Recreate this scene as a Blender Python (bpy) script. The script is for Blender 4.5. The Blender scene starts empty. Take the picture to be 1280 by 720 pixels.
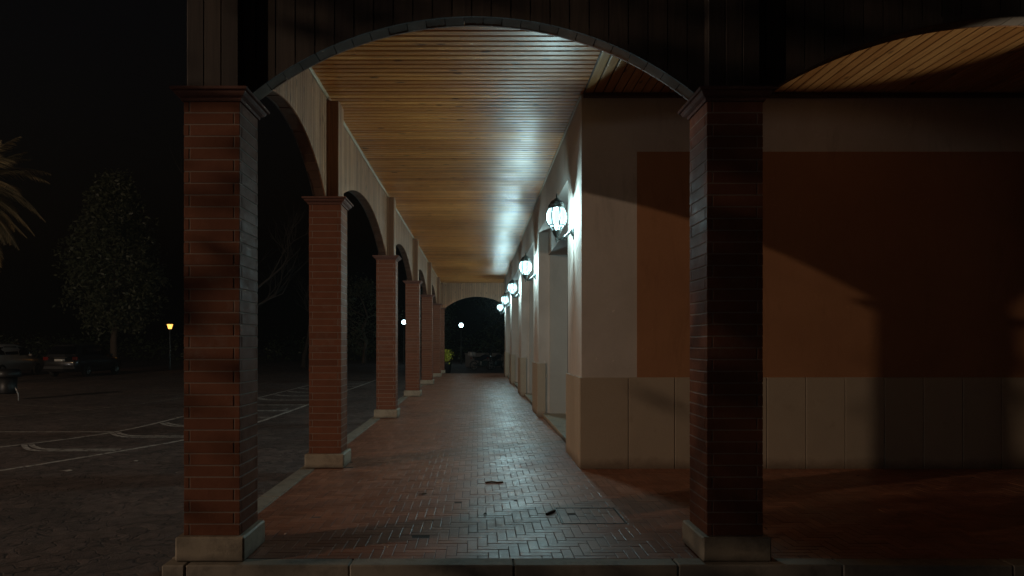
import bpy, math, random
from mathutils import Vector, Matrix
random.seed(7)
S = bpy.context.scene
COL = S.collection
PI = math.pi
CAMZ = 1.595
GZ = -0.13            # level of the parking lot; the arcade floor is 0

# ------------------------------------------------------------------ helpers
class MB:
    def __init__(s):
        s.v = []; s.f = []; s.r = []; s.sm = []
    def face(s, pts, r=0.5, smooth=False):
        b = len(s.v); s.v += [tuple(p) for p in pts]; s.f.append(tuple(range(b, b + len(pts)))); s.r.append(r); s.sm.append(smooth)
    def poly(s, vs, fs, r=0.5, smooth=False):
        b = len(s.v); s.v += [tuple(p) for p in vs]
        for f in fs:
            s.f.append(tuple(b + i for i in f)); s.r.append(r); s.sm.append(smooth)
    def box(s, a, b, r=0.5):
        x0, y0, z0 = a; x1, y1, z1 = b
        s.poly([(x0,y0,z0),(x1,y0,z0),(x1,y1,z0),(x0,y1,z0),(x0,y0,z1),(x1,y0,z1),(x1,y1,z1),(x0,y1,z1)],
               [(3,2,1,0),(4,5,6,7),(0,1,5,4),(1,2,6,5),(2,3,7,6),(3,0,4,7)], r)
    def bbox(s, a, b, c=0.004, r=0.5):
        """box with chamfered edges"""
        x0, y0, z0 = a; x1, y1, z1 = b
        vs = []; idx = {}
        for i, (X, sx) in enumerate(((x0, 1), (x1, -1))):
            for j, (Y, sy) in enumerate(((y0, 1), (y1, -1))):
                for k, (Z, sz) in enumerate(((z0, 1), (z1, -1))):
                    for ax in range(3):
                        p = [X + sx*c, Y + sy*c, Z + sz*c]; p[ax] = (X, Y, Z)[ax]
                        idx[(i,j,k,ax)] = len(vs); vs.append(tuple(p))
        fs = []
        g = lambda i,j,k,ax: idx[(i,j,k,ax)]
        fs += [(g(0,0,0,0),g(0,0,1,0),g(0,1,1,0),g(0,1,0,0)), (g(1,0,0,0),g(1,1,0,0),g(1,1,1,0),g(1,0,1,0))]
        fs += [(g(0,0,0,1),g(1,0,0,1),g(1,0,1,1),g(0,0,1,1)), (g(0,1,0,1),g(0,1,1,1),g(1,1,1,1),g(1,1,0,1))]
        fs += [(g(0,0,0,2),g(0,1,0,2),g(1,1,0,2),g(1,0,0,2)), (g(0,0,1,2),g(1,0,1,2),g(1,1,1,2),g(0,1,1,2))]
        for j in (0,1):
            for k in (0,1):
                fs.append((g(0,j,k,1),g(1,j,k,1),g(1,j,k,2),g(0,j,k,2)))
                fs.append((g(j,0,k,0),g(j,1,k,0),g(j,1,k,2),g(j,0,k,2)))
                fs.append((g(j,k,0,0),g(j,k,1,0),g(j,k,1,1),g(j,k,0,1)))
        for i in (0,1):
            for j in (0,1):
                for k in (0,1):
                    fs.append((g(i,j,k,0),g(i,j,k,1),g(i,j,k,2)))
        s.poly(vs, fs, r)
    def tube(s, pts, rad, n=10, r=0.5, cap=True):
        pts = [Vector(p) for p in pts]
        if not isinstance(rad, (list, tuple)): rad = [rad]*len(pts)
        rings = []
        up = Vector((0.13, 0.21, 1)).normalized()
        for i, p in enumerate(pts):
            d = (pts[min(i+1, len(pts)-1)] - pts[max(i-1, 0)])
            if d.length < 1e-9: d = Vector((0,0,1))
            d.normalize()
            a = d.cross(up)
            if a.length < 1e-3: a = d.cross(Vector((1,0,0)))
            a.normalize(); b = a.cross(d)
            rings.append([p + (a*math.cos(2*PI*k/n) + b*math.sin(2*PI*k/n))*rad[i] for k in range(n)])
        vs = [q for g in rings for q in g]; fs = []
        for i in range(len(pts)-1):
            for k in range(n):
                fs.append((i*n+k, i*n+(k+1)%n, (i+1)*n+(k+1)%n, (i+1)*n+k))
        s.poly(vs, fs, r, True)
        if cap:
            s.poly(rings[0], [tuple(range(n))], r); s.poly(rings[-1], [tuple(range(n-1,-1,-1))], r)
    def lathe(s, prof, n=24, c=(0,0,0), r=0.5, smooth=True, cap=True):
        vs = []; fs = []
        for (rr, z) in prof:
            for k in range(n):
                a = 2*PI*(k+.5)/n
                vs.append((c[0]+rr*math.cos(a), c[1]+rr*math.sin(a), c[2]+z))
        for i in range(len(prof)-1):
            for k in range(n):
                fs.append((i*n+k, i*n+(k+1)%n, (i+1)*n+(k+1)%n, (i+1)*n+k))
        s.poly(vs, fs, r, smooth)
        if cap:
            s.poly(vs[:n], [tuple(range(n-1,-1,-1))], r); s.poly(vs[-n:], [tuple(range(n))], r)
    def prism(s, loop, vec, r=0.5):
        """loop: planar list of points, extruded along vec"""
        n = len(loop); v = Vector(vec)
        a = [Vector(p) for p in loop]; b = [p + v for p in a]
        fs = [tuple(range(n-1,-1,-1)), tuple(range(n, 2*n))]
        fs += [(i, (i+1)%n, n+(i+1)%n, n+i) for i in range(n)]
        s.poly(a+b, fs, r)
    def transform(s, M):
        s.v = [tuple(M @ Vector(p)) for p in s.v]
    def build(s, name, m, parent=None, loc=None):
        me = bpy.data.meshes.new(name)
        me.from_pydata(s.v, [], s.f)
        at = me.attributes.new('rnd', 'FLOAT', 'FACE')
        at.data.foreach_set('value', s.r)
        me.polygons.foreach_set('use_smooth', s.sm)
        me.materials.append(m)
        me.update()
        o = bpy.data.objects.new(name, me); COL.objects.link(o)
        if parent is not None: o.parent = parent
        if loc is not None: o.location = loc
        return o

def fix_normals(o):
    import bmesh
    bm = bmesh.new(); bm.from_mesh(o.data); bmesh.ops.remove_doubles(bm, verts=bm.verts, dist=1e-5)
    bmesh.ops.recalc_face_normals(bm, faces=bm.faces); bm.to_mesh(o.data); bm.free()

def tag(o, label=None, cat=None, group=None, kind=None):
    if label: o['label'] = label
    if cat: o['category'] = cat
    if group: o['group'] = group
    if kind: o['kind'] = kind
    return o
def empty(name, loc=(0,0,0), rz=0, label=None, cat=None, group=None):
    o = bpy.data.objects.new(name, None); COL.objects.link(o); o.location = loc; o.rotation_euler = (0,0,rz)
    o.empty_display_size = .2
    return tag(o, label, cat, group)
def copy_tree(o, parent=None):
    c = o.copy(); COL.objects.link(c); c.parent = parent
    for ch in list(o.children): copy_tree(ch, c)
    return c

# ------------------------------------------------------------------ materials
class NT:
    def __init__(s, name):
        s.m = bpy.data.materials.new(name); s.m.use_nodes = True
        s.t = s.m.node_tree; s.n = s.t.nodes; s.l = s.t.links
        s.b = s.n['Principled BSDF']
    def node(s, t, **kw):
        n = s.n.new(t)
        for k, v in kw.items():
            if k in n.inputs.keys() if isinstance(k, str) else False: pass
            setattr(n, k, v)
        return n
    def link(s, a, b): s.l.new(a, b)
    def coords(s, scale=(1,1,1), rot=(0,0,0)):
        tc = s.n.new('ShaderNodeTexCoord'); mp = s.n.new('ShaderNodeMapping')
        mp.inputs['Scale'].default_value = scale; mp.inputs['Rotation'].default_value = rot
        s.link(tc.outputs['Object'], mp.inputs['Vector']); return mp.outputs['Vector']
    def noise(s, vec, scale=5, detail=4, rough=.55, dist=0):
        n = s.n.new('ShaderNodeTexNoise'); n.inputs['Scale'].default_value = scale; n.inputs['Detail'].default_value = detail
        n.inputs['Roughness'].default_value = rough; n.inputs['Distortion'].default_value = dist
        s.link(vec, n.inputs['Vector']); return n.outputs['Fac']
    def ramp(s, fac, stops):
        n = s.n.new('ShaderNodeValToRGB'); e = n.color_ramp.elements
        while len(e) < len(stops): e.new(.5)
        for i, (p, c) in enumerate(stops):
            e[i].position = p; e[i].color = (c if len(c) == 4 else (*c, 1)) if isinstance(c, tuple) else (c, c, c, 1)
        s.link(fac, n.inputs['Fac']); return n.outputs['Color']
    def mix(s, fac, a, b, mode='MIX'):
        n = s.n.new('ShaderNodeMix'); n.data_type = 'RGBA'; n.blend_type = mode
        for sock, val in ((n.inputs[0], fac), (n.inputs[6], a), (n.inputs[7], b)):
            if hasattr(val, 'is_linked') or hasattr(val, 'links'): s.link(val, sock)
            elif isinstance(val, (int, float)): sock.default_value = val if sock == n.inputs[0] else (val, val, val, 1)
            else: sock.default_value = (*val, 1)
        return n.outputs[2]
    def math(s, op, a, b=None):
        n = s.n.new('ShaderNodeMath'); n.operation = op
        for sock, val in ((n.inputs[0], a), (n.inputs[1], b)):
            if val is None: continue
            if isinstance(val, (int, float)): sock.default_value = val
            else: s.link(val, sock)
        return n.outputs[0]
    def rnd(s):
        n = s.n.new('ShaderNodeAttribute'); n.attribute_name = 'rnd'; return n.outputs['Fac']
    def bump(s, h, strength=.3, dist=.01):
        n = s.n.new('ShaderNodeBump'); n.inputs['Strength'].default_value = strength; n.inputs['Distance'].default_value = dist
        s.link(h, n.inputs['Height']); s.link(n.outputs['Normal'], s.b.inputs['Normal'])
    def color(s, c):
        if isinstance(c, tuple): s.b.inputs['Base Color'].default_value = (*c, 1)
        else: s.link(c, s.b.inputs['Base Color'])
    def rough(s, r):
        if isinstance(r, (int, float)): s.b.inputs['Roughness'].default_value = r
        else: s.link(r, s.b.inputs['Roughness'])
    def set(s, **kw):
        for k, v in kw.items(): s.b.inputs[k.replace('_', ' ')].default_value = v

def plain(name, c, rough=.6, metal=0, var=.25, scale=12, bump=.1):
    t = NT(name); v = t.coords(); f = t.noise(v, scale, 5)
    t.color(t.mix(f, tuple(x*(1-var) for x in c), tuple(min(1, x*(1+var)) for x in c)))
    t.rough(rough); t.set(Metallic=metal)
    if bump: t.bump(f, bump, .004)
    return t.m

def m_brick(name, dark, light, rough=.72):
    t = NT(name); v = t.coords()
    c = t.mix(t.rnd(), dark, light)
    f = t.noise(v, 9, 6, .65); f2 = t.noise(v, 70, 3)
    c = t.mix(t.math('MULTIPLY', f, .55), c, tuple(x*.45 for x in dark))
    st = t.ramp(t.noise(v, 3.1, 7, .7), [(.56, 0.0), (.74, .38)])
    c = t.mix(st, c, (.30, .24, .20))
    t.color(c); t.rough(t.ramp(f, [(.3, rough-.05), (.7, rough+.18)])); t.set(Specular_IOR_Level=.09)
    t.bump(t.math('ADD', f2, t.math('MULTIPLY', f, 1.5)), .35, .004)
    return t.m
M = {}
M['brick'] = m_brick('terracotta_brick', (.205,.080,.048), (.315,.125,.071), .6)
M['mortar'] = plain('mortar', (.26,.19,.15), .9, 0, .2, 30, .2)
M['soffit'] = m_brick('weathered_soffit_brick', (.20,.16,.13), (.33,.27,.225), .8)
M['soffit_side'] = m_brick('soffit_brick', (.15,.085,.06), (.22,.13,.09), .8)
M['capital'] = m_brick('capital_terracotta', (.19,.095,.075), (.23,.115,.09), .7)

def m_plaster(name, c, stain):
    t = NT(name); v = t.coords()
    a = t.noise(v, 1.1, 6, .62, .4); b = t.noise(v, 26, 4, .6); d = t.noise(v, 160, 2)
    k = t.mix(t.ramp(a, [(.35, 0.0), (.72, 1.0)]), c, stain)
    k = t.mix(t.math('MULTIPLY', b, .22), k, tuple(x*.6 for x in c))
    sk = t.noise(t.coords((1.6,1.6,.35)), 2.3, 8, .72, .6)
    k = t.mix(t.ramp(sk, [(.55, 0.0), (.70, .45)]), k, tuple(x*.62 for x in stain))
    sc_ = t.ramp(t.noise(v, 13, 3, .5, 2.0), [(.70, 0.0), (.73, .5)])
    k = t.mix(sc_, k, tuple(min(1,x*1.25+.03) for x in c))
    t.color(k); t.rough(.85)
    t.bump(t.math('ADD', t.math('MULTIPLY', b, 1.0), t.math('MULTIPLY', d, .5)), .22, .006)
    return t.m
M['plaster'] = m_plaster('cream_plaster', (.60,.535,.48), (.47,.41,.36))
M['orange'] = m_plaster('ochre_painted_plaster', (.40,.188,.088), (.335,.152,.072))
M['jamb'] = m_plaster('jamb_plaster', (.50,.47,.43), (.43,.40,.36))

def m_stone(name, c, c2, dirt, dirt_lo=.5, rough=.62, pits=True):
    t = NT(name); v = t.coords()
    a = t.noise(v, 2.2, 8, .65, .8); b = t.noise(v, 34, 4, .7)
    k = t.mix(a, c, c2)
    k = t.mix(t.math('MULTIPLY', t.rnd(), .22), k, tuple(x*.55 for x in c))
    k = t.mix(t.ramp(t.noise(v, 4.5, 9, .72), [(dirt_lo, 0.0), (dirt_lo+.22, .75)]), k, dirt)
    t.color(k); t.rough(t.ramp(b, [(.3, rough-.08), (.7, rough+.12)]))
    t.bump(t.ramp(b, [(.38, 0.0), (.5, 1.0)]) if pits else b, .18, .004)
    return t.m
def splash(m, h, dirt):
    n = m.node_tree.nodes; l = m.node_tree.links; b = n['Principled BSDF']
    src = b.inputs['Base Color'].links[0].from_socket
    tc = n.new('ShaderNodeTexCoord'); sx = n.new('ShaderNodeSeparateXYZ'); l.new(tc.outputs['Object'], sx.inputs[0])
    nz = n.new('ShaderNodeTexNoise'); nz.inputs['Scale'].default_value = 3.5; nz.inputs['Detail'].default_value = 9; nz.inputs['Roughness'].default_value = .72; l.new(tc.outputs['Object'], nz.inputs['Vector'])
    m1 = n.new('ShaderNodeMath'); m1.operation = 'MULTIPLY_ADD'; m1.inputs[1].default_value = 1/h; m1.inputs[2].default_value = -.95; l.new(sx.outputs['Z'], m1.inputs[0])
    m2 = n.new('ShaderNodeMath'); m2.operation = 'SUBTRACT'; l.new(nz.outputs['Fac'], m2.inputs[0]); l.new(m1.outputs[0], m2.inputs[1])
    rp = n.new('ShaderNodeValToRGB'); rp.color_ramp.elements[0].position = .62; rp.color_ramp.elements[0].color = (0,0,0,1); rp.color_ramp.elements[1].position = 1.25 if False else 1.0; rp.color_ramp.elements[1].color = (.75,.75,.75,1)
    m3 = n.new('ShaderNodeMath'); m3.operation = 'MULTIPLY'; m3.inputs[1].default_value = .75; l.new(m2.outputs[0], m3.inputs[0]); l.new(m3.outputs[0], rp.inputs['Fac'])
    mx = n.new('ShaderNodeMix'); mx.data_type = 'RGBA'; l.new(rp.outputs['Color'], mx.inputs[0]); l.new(src, mx.inputs[6]); mx.inputs[7].default_value = (*dirt,1)
    l.new(mx.outputs[2], b.inputs['Base Color'])
M['wainscot'] = m_stone('travertine_slab', (.48,.39,.29), (.40,.32,.235), (.29,.21,.14), .58)
M['plinth'] = m_stone('plinth_stone', (.46,.38,.28), (.36,.30,.225), (.13,.11,.085), .50)
splash(M['wainscot'], .22, (.16,.11,.075)); splash(M['plinth'], .10, (.10,.085,.07))
M['kerb'] = m_stone('kerb_stone', (.36,.31,.245), (.28,.24,.195), (.09,.075,.06), .50, .75)

def m_wood(name, along, lo, hi, dark, rough, knots=True, coat=0.0):
    """boards; along = axis index of the grain"""
    t = NT(name)
    sc = [26, 26, 26]; sc[along] = 1.1
    tc = t.n.new('ShaderNodeTexCoord'); add = t.n.new('ShaderNodeVectorMath'); add.operation = 'ADD'
    r = t.rnd(); cmb = t.n.new('ShaderNodeCombineXYZ')
    for i in range(3): t.link(t.math('MULTIPLY', r, 37.0 + 11*i), cmb.inputs[i])
    t.link(tc.outputs['Object'], add.inputs[0]); t.link(cmb.outputs[0], add.inputs[1])
    mp = t.n.new('ShaderNodeMapping'); mp.inputs['Scale'].default_value = sc; t.link(add.outputs[0], mp.inputs['Vector'])
    g = t.noise(mp.outputs['Vector'], 1.0, 5, .6, 1.2)
    c = t.mix(r, lo, hi)
    c = t.mix(t.ramp(g, [(.40, 0.0), (.68, .7)]), c, dark)
    if knots:
        sk = [9.0, 9.0, 9.0]; sk[along] = 3.0
        mk = t.n.new('ShaderNodeMapping'); mk.inputs['Scale'].default_value = sk; t.link(add.outputs[0], mk.inputs['Vector'])
        vo = t.n.new('ShaderNodeTexVoronoi'); vo.inputs['Scale'].default_value = .8; t.link(mk.outputs['Vector'], vo.inputs['Vector'])
        kn = t.ramp(vo.outputs['Distance'], [(.09, 1.0), (.17, 0.0)])
        c = t.mix(t.math('MULTIPLY', kn, .8), c, tuple(x*.28 for x in dark))
    t.color(c)
    w = t.noise(t.coords((3,3,3)), 1.0, 4)
    t.rough(t.ramp(w, [(.3, rough-.05), (.7, rough+.09)]))
    if coat: t.set(Coat_Weight=coat, Coat_Roughness=.16)
    t.bump(g, .12, .003)
    return t.m
M['ceil_x'] = m_wood('pine_ceiling_across', 0, (.46,.145,.030), (.78,.315,.080), (.30,.082,.016), .37, True, 0.0)
M['ceil_y'] = m_wood('pine_ceiling_along', 1, (.44,.20,.066), (.68,.375,.145), (.30,.11,.03), .37, True, 0.0)
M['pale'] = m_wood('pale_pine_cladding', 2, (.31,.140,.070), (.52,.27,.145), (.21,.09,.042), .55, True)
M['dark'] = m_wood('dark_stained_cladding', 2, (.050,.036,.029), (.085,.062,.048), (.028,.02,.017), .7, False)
M['trim'] = plain('pine_trim', (.45,.32,.2), .45, 0, .2, 20)
M['groove'] = plain('dark_backing', (.03,.02,.014), .9)
M['cornice'] = plain('dark_wood_cornice', (.10,.055,.035), .6, 0, .3, 10)

t = NT('herringbone_brick_floor'); v = t.coords()
r_ = t.rnd(); c = t.mix(r_, (.27,.112,.066), (.40,.180,.112))
f = t.noise(v, 2.0, 7, .65); f2 = t.noise(v, 22, 5, .6)
c = t.mix(t.ramp(f, [(.42, 0.0), (.66, .6)]), c, (.19,.085,.055))
c = t.mix(t.ramp(t.noise(v, 7, 6, .7), [(.6, 0.0), (.75, .35)]), c, (.30,.23,.19))
t.color(c); t.rough(t.math('ADD', t.ramp(t.noise(v, 1.3, 6, .7), [(.3, .24), (.7, .46)]), t.math('MULTIPLY', f2, .2)))
t.set(Specular_IOR_Level=.36)
t.bump(t.math('ADD', f2, t.noise(v, 6, 3)), .22, .006); M['floor'] = t.m
M['joint'] = plain('floor_joint', (.085,.06,.05), .9, 0, .4, 30, .2)

t = NT('worn_paving'); v = t.coords()
f = t.noise(v, .35, 8, .68); f2 = t.noise(v, 6, 8, .72); f3 = t.noise(v, 60, 3, .6)
c = t.mix(t.ramp(f, [(.35, 0.0), (.65, 1.0)]), (.155,.110,.097), (.23,.162,.140))
c = t.mix(t.ramp(f2, [(.4, 0.0), (.68, .8)]), c, (.050,.039,.034))
vo = t.n.new('ShaderNodeTexVoronoi'); vo.feature = 'DISTANCE_TO_EDGE'; vo.inputs['Scale'].default_value = 2.3
wv = t.n.new('ShaderNodeVectorMath'); wv.operation = 'ADD'; nn = t.n.new('ShaderNodeTexNoise'); nn.inputs['Scale'].default_value = 3
t.link(v, nn.inputs['Vector']); t.link(v, wv.inputs[0]); t.link(nn.outputs['Color'], wv.inputs[1]); t.link(wv.outputs[0], vo.inputs['Vector'])
crack = t.ramp(vo.outputs['Distance'], [(.0, 1.0), (.05, 0.0)])
v2 = t.n.new('ShaderNodeTexVoronoi'); v2.inputs['Scale'].default_value = 2.3; t.link(wv.outputs[0], v2.inputs['Vector'])
sep = t.n.new('ShaderNodeSeparateColor'); t.link(v2.outputs['Color'], sep.inputs[0])
c = t.mix(t.math('MULTIPLY', sep.outputs[0], .55), c, (.046,.036,.032))
c = t.mix(t.math('MULTIPLY', crack, .7), c, (.022,.018,.016))
t.color(c); t.rough(t.ramp(f2, [(.3, .62), (.7, .9)]))
t.bump(t.math('ADD', t.math('MULTIPLY', f2, 1.4), t.math('SUBTRACT', f3, crack)), .5, .02); M['ground'] = t.m

t = NT('worn_road_paint'); v = t.coords()
f = t.noise(v, 9, 7, .75); w = t.ramp(f, [(.47, 0.0), (.60, 1.0)])
t.color(t.mix(w, (.62,.57,.52), (.15,.12,.10))); t.rough(.8); M['paint'] = t.m
t = NT('faded_road_paint'); v = t.coords()
f = t.noise(v, 7, 7, .75); w = t.ramp(f, [(.36, 0.0), (.54, 1.0)])
t.color(t.mix(w, (.36,.31,.27), (.12,.095,.083))); t.rough(.85); M['paint_faded'] = t.m

M['iron'] = plain('black_green_iron', (.04,.055,.055), .42, .3, .3, 40, .1)
M['steel'] = plain('galvanised_steel', (.30,.30,.29), .4, .8, .2, 30)
M['black'] = plain('black_plastic', (.015,.015,.016), .45, 0, .2)
M['rubber'] = plain('tyre_rubber', (.02,.02,.02), .8)
M['chrome'] = plain('chrome', (.6,.6,.6), .15, 1, .05)
def emit(name, c, s):
    t = NT(name); t.set(Emission_Color=(*c,1), Emission_Strength=s, Roughness=.25); t.color((.8,.8,.8)); return t.m
L_WALL = .9
M['lamp'] = emit('lit_opal_glass', (.62,.95,1.0), L_WALL)
t = NT('lit_clear_lantern_glass'); t.set(Emission_Color=(.46,.92,1,1), Emission_Strength=2.1, Roughness=.2, Specular_IOR_Level=0.0); t.color((0.0,0.0,0.0))
tp = t.n.new('ShaderNodeBsdfTransparent'); mx = t.n.new('ShaderNodeMixShader'); mx.inputs[0].default_value = .32
t.link(t.b.outputs[0], mx.inputs[1]); t.link(tp.outputs[0], mx.inputs[2]); t.link(mx.outputs[0], t.n['Material Output'].inputs['Surface'])
M['lampglass'] = t.m
M['warmlamp'] = emit('lit_amber_glass', (1.0,.42,.08), 2.6)
M['coollamp'] = emit('lit_white_globe', (.62,.92,1.0), 24.0)
def car_paint(name, c, rough=.3):
    t = NT(name); t.color(c); t.rough(rough); t.set(Metallic=.3, Coat_Weight=.7, Coat_Roughness=.08)
    return t.m
M['car_dark'] = car_paint('charcoal_car_paint', (.035,.035,.038))
M['car_white'] = car_paint('pale_car_paint', (.5,.47,.44))
M['car_glass'] = car_paint('car_glass', (.008,.008,.01), .08)
M['red'] = plain('tail_lamp_red', (.16,.01,.006), .2, 0, .1, 10, 0)
M['plate'] = plain('number_plate', (.6,.6,.56), .4)
t = NT('door_glass'); t.color((.02,.022,.024)); t.rough(.06); t.set(Specular_IOR_Level=.7); M['glass'] = t.m
M['doorframe'] = plain('grey_door_frame', (.20,.19,.18), .45)
def leafm(name, a, b, rough=.4):
    t = NT(name); t.color(t.mix(t.rnd(), a, b)); t.rough(rough); return t.m
M['leaf'] = leafm('evergreen_leaf', (.05,.062,.033), (.095,.108,.06), .5)
M['leaf2'] = leafm('garden_leaf', (.03,.05,.02), (.07,.10,.035), .4)
M['yellowleaf'] = leafm('yellow_green_leaf', (.55,.60,.06), (.75,.72,.10), .5)
M['frond'] = leafm('palm_frond', (.20,.18,.10), (.44,.35,.21), .5)
M['bark'] = plain('bark', (.10,.075,.055), .9, 0, .4, 20, .5)
M['twig'] = plain('bare_branch_bark', (.035,.031,.028), .9, 0, .3, 20, 0)
M['dryleaf'] = plain('dry_leaf', (.09,.05,.025), .8)
M['scrap'] = plain('pale_paper', (.55,.5,.45), .8)
M['whitewall'] = plain('whitewashed_wall', (.13,.125,.12), .85, 0, .25, 3)
M['bike_blue'] = car_paint('dark_blue_motorcycle_paint', (.03,.035,.05))
M['case'] = plain('grey_top_case', (.30,.29,.28), .45)
M['roof'] = plain('roof_tile', (.15,.08,.06), .85)

# ------------------------------------------------------------------ dimensions
CEIL = 4.775
SPR = 3.455                        # top of the capitals
CW = .41                           # shaft width
colY = [5.0, 8.71, 14.5, 20.35, 26.2, 32.05, 35.76]
CX = -1.947                        # centre of the left row
frontX = [1.885, 6.28, 10.4]       # further columns of the front
WX = 1.325                         # plaster face of the corridor wall
WY = 8.70                          # plaster face of the front wall
PIERS = [(WY, 10.02), (14.8, 16.2), (20.65, 22.05), (26.5, 27.9), (32.1, 33.4)]

# ------------------------------------------------------------------ ground, kerbs, markings
g = MB(); g.face([(-160,-40,GZ),(160,-40,GZ),(160,240,GZ),(-160,240,GZ)])
tag(g.build('ground', M['ground']), kind='structure')

k = MB()
x = -2.27
first = True
while x < 11:
    L = .155 if first else random.choice((1.18, 1.22))
    if first: L = .17; first = False
    k.bbox((x+.003, 4.895+random.uniform(-.004,.004), GZ-.05), (x+L-.003, 5.055, .004+random.uniform(-.003,.003)), .009, random.random())
    x += L
y = 5.058
while y < 36.3:
    L = random.choice((.98, 1.02))
    k.bbox((-2.27+random.uniform(-.003,.003), y+.003, GZ-.05), (-2.058, y+L-.003, .004+random.uniform(-.003,.003)), .009, random.random())
    y += L
tag(k.build('kerb', M['kerb']), kind='structure')

def strip(mb, pts, w, z):
    pts = [Vector((p[0], p[1], 0)) for p in pts]
    L = []; R = []
    for i, p in enumerate(pts):
        d = (pts[min(i+1,len(pts)-1)] - pts[max(i-1,0)]).normalized(); n = Vector((-d.y, d.x, 0))
        L.append(p + n*w/2); R.append(p - n*w/2)
    for i in range(len(pts)-1):
        mb.face([(R[i].x,R[i].y,z),(R[i+1].x,R[i+1].y,z),(L[i+1].x,L[i+1].y,z),(L[i].x,L[i].y,z)])
def smooth(pts, n=8):
    out = []
    P = [Vector(p) for p in pts]; P = [P[0]*2-P[1]] + P + [P[-1]*2-P[-2]]
    for i in range(1, len(P)-2):
        for k in range(n):
            t = k/n; a,b,c,d = P[i-1],P[i],P[i+1],P[i+2]
            out.append(.5*((2*b)+(c-a)*t+(2*a-5*b+4*c-d)*t*t+(3*b-a-3*c+d)*t**3))
    out.append(P[-2]); return out
mk = MB(); z1 = GZ+.004
strip(mk, smooth([(-9.5,4.2),(-7.6,7.2),(-6.46,9.22),(-5.75,10.8),(-5.23,12.16),(-4.85,14.2),(-4.76,16.5),(-4.76,22),(-4.76,36)]), .09, z1)
strip(mk, smooth([(-11.6,6.2),(-9.2,9.4),(-7.92,11.3),(-7.2,12.7),(-6.95,14.0),(-6.92,16.1),(-6.92,22),(-6.92,36)]), .09, z1)
strip(mk, [(-13.5,13.26),(-7.06,13.26)], .09, z1)
z2 = GZ+.008
for i in range(13):
    yy = 10.9 + 1.58*i if i < 2 else 12.45 + 1.62*(i-1)
    xr = -5.78 if i == 0 else (-5.25 if i == 1 else -4.83)
    xl = -7.65 if i == 0 else (-7.02 if i == 1 else -6.8)
    for dd in (0, .17):
        strip(mk, smooth([(xr, yy+dd*1.0), (xl+1.2, yy+dd*.9), (xl+.62, yy+.02+dd), (xl+.28, yy+.26+dd*1.1), (xl+dd*.5, yy+.62+dd*.3)], 6), .085, z2)
tag(mk.build('road_markings', M['paint']), kind='structure')
fm = MB()
strip(fm, smooth([(-15,20.2),(-13.5,19.4),(-10.45,18.1)]), .12, z1)
strip(fm, smooth([(-14,13.2),(-11.2,16.0),(-10.0,18.0),(-9.3,21.6),(-9.2,30)]), .16, GZ+.006)
strip(fm, [(-15.4,26.2),(-13.4,26.2)], .14, z1)
strip(fm, [(-12.4,25.2),(-10.8,25.2)], .14, z1)
strip(fm, smooth([(-10.6,22.0),(-10.2,22.7),(-9.5,22.9)]), .14, z1)
strip(fm, [(-30,31.5),(-14,31.5)], .12, z1)
tag(fm.build('faded_road_markings', M['paint_faded']), kind='structure')

# ------------------------------------------------------------------ arcade floor (herringbone bricks)
fl = MB(); W = .08; m_ = 3
regions = [(-2.055, 1.5, 5.058, 36.2), (1.5, 11.0, 5.058, 8.9), (1.5, 3.2, 33.2, 36.2)]
hole = (.745, 1.325, 6.03, 6.61)
def fbrick(x0, x1, y0, y1):
    gp = .0022
    x0 += gp; x1 -= gp; y0 += gp; y1 -= gp
    if x1-x0 < .012 or y1-y0 < .012: return
    c = .0025; h = random.gauss(0, .0007); ax = random.gauss(0,.0045); ay = random.gauss(0,.0045)
    xm, ym = (x0+x1)/2, (y0+y1)/2
    zt = lambda x, y: h + ax*(x-xm) + ay*(y-ym)
    o = [(x0,y0,-.009),(x1,y0,-.009),(x1,y1,-.009),(x0,y1,-.009)]
    u = [(x0,y0),(x1,y0),(x1,y1),(x0,y1)]
    mid = [(a,b,zt(a,b)-.001) for a,b in u]
    i = [(x0+c,y0+c),(x1-c,y0+c),(x1-c,y1-c),(x0+c,y1-c)]
    top = [(a,b,zt(a,b)) for a,b in i]
    fs = [(8,9,10,11)]
    for q in range(4):
        n = (q+1)%4
        fs += [(q,n,4+n,4+q),(4+q,4+n,8+n,8+q)]
    fl.poly(o+mid+top, fs, random.random())
for (X0,X1,Y0,Y1) in regions:
    a0 = int(X0/W)-4; a1 = int(X1/W)+4; b0 = int(Y0/W)-4; b1 = int(Y1/W)+4
    def clip(x0,x1,y0,y1):
        x0=max(x0,X0); x1=min(x1,X1); y0=max(y0,Y0); y1=min(y1,Y1)
        if x1-x0 > .01 and y1-y0 > .01:
            hx0,hx1,hy0,hy1 = hole
            if x1 <= hx0 or x0 >= hx1 or y1 <= hy0 or y0 >= hy1: fbrick(x0,x1,y0,y1)
            else:
                if x0 < hx0: fbrick(x0,hx0,y0,y1)
                if x1 > hx1: fbrick(hx1,x1,y0,y1)
                xa, xb = max(x0,hx0), min(x1,hx1)
                if y0 < hy0: fbrick(xa,xb,y0,hy0)
                if y1 > hy1: fbrick(xa,xb,hy1,y1)
    for b in range(b0, b1):
        for a in range(a0, a1):
            d = (a-b) % (2*m_)
            if d == 0: clip(a*W,(a+m_)*W,b*W,(b+1)*W)
            if d == 2*m_-1: clip(a*W,(a+1)*W,b*W,(b+m_)*W)
floor = fl.build('arcade_floor', M['floor']); tag(floor, kind='structure')
jb = MB()
jb.box((-2.056,5.056,-.12),(11.0,8.95,-.0022)); jb.box((-2.056,8.9505,-.12),(3.2,36.25,-.0022))
tag(jb.build('joint_bed', M['joint'], floor))

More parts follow.
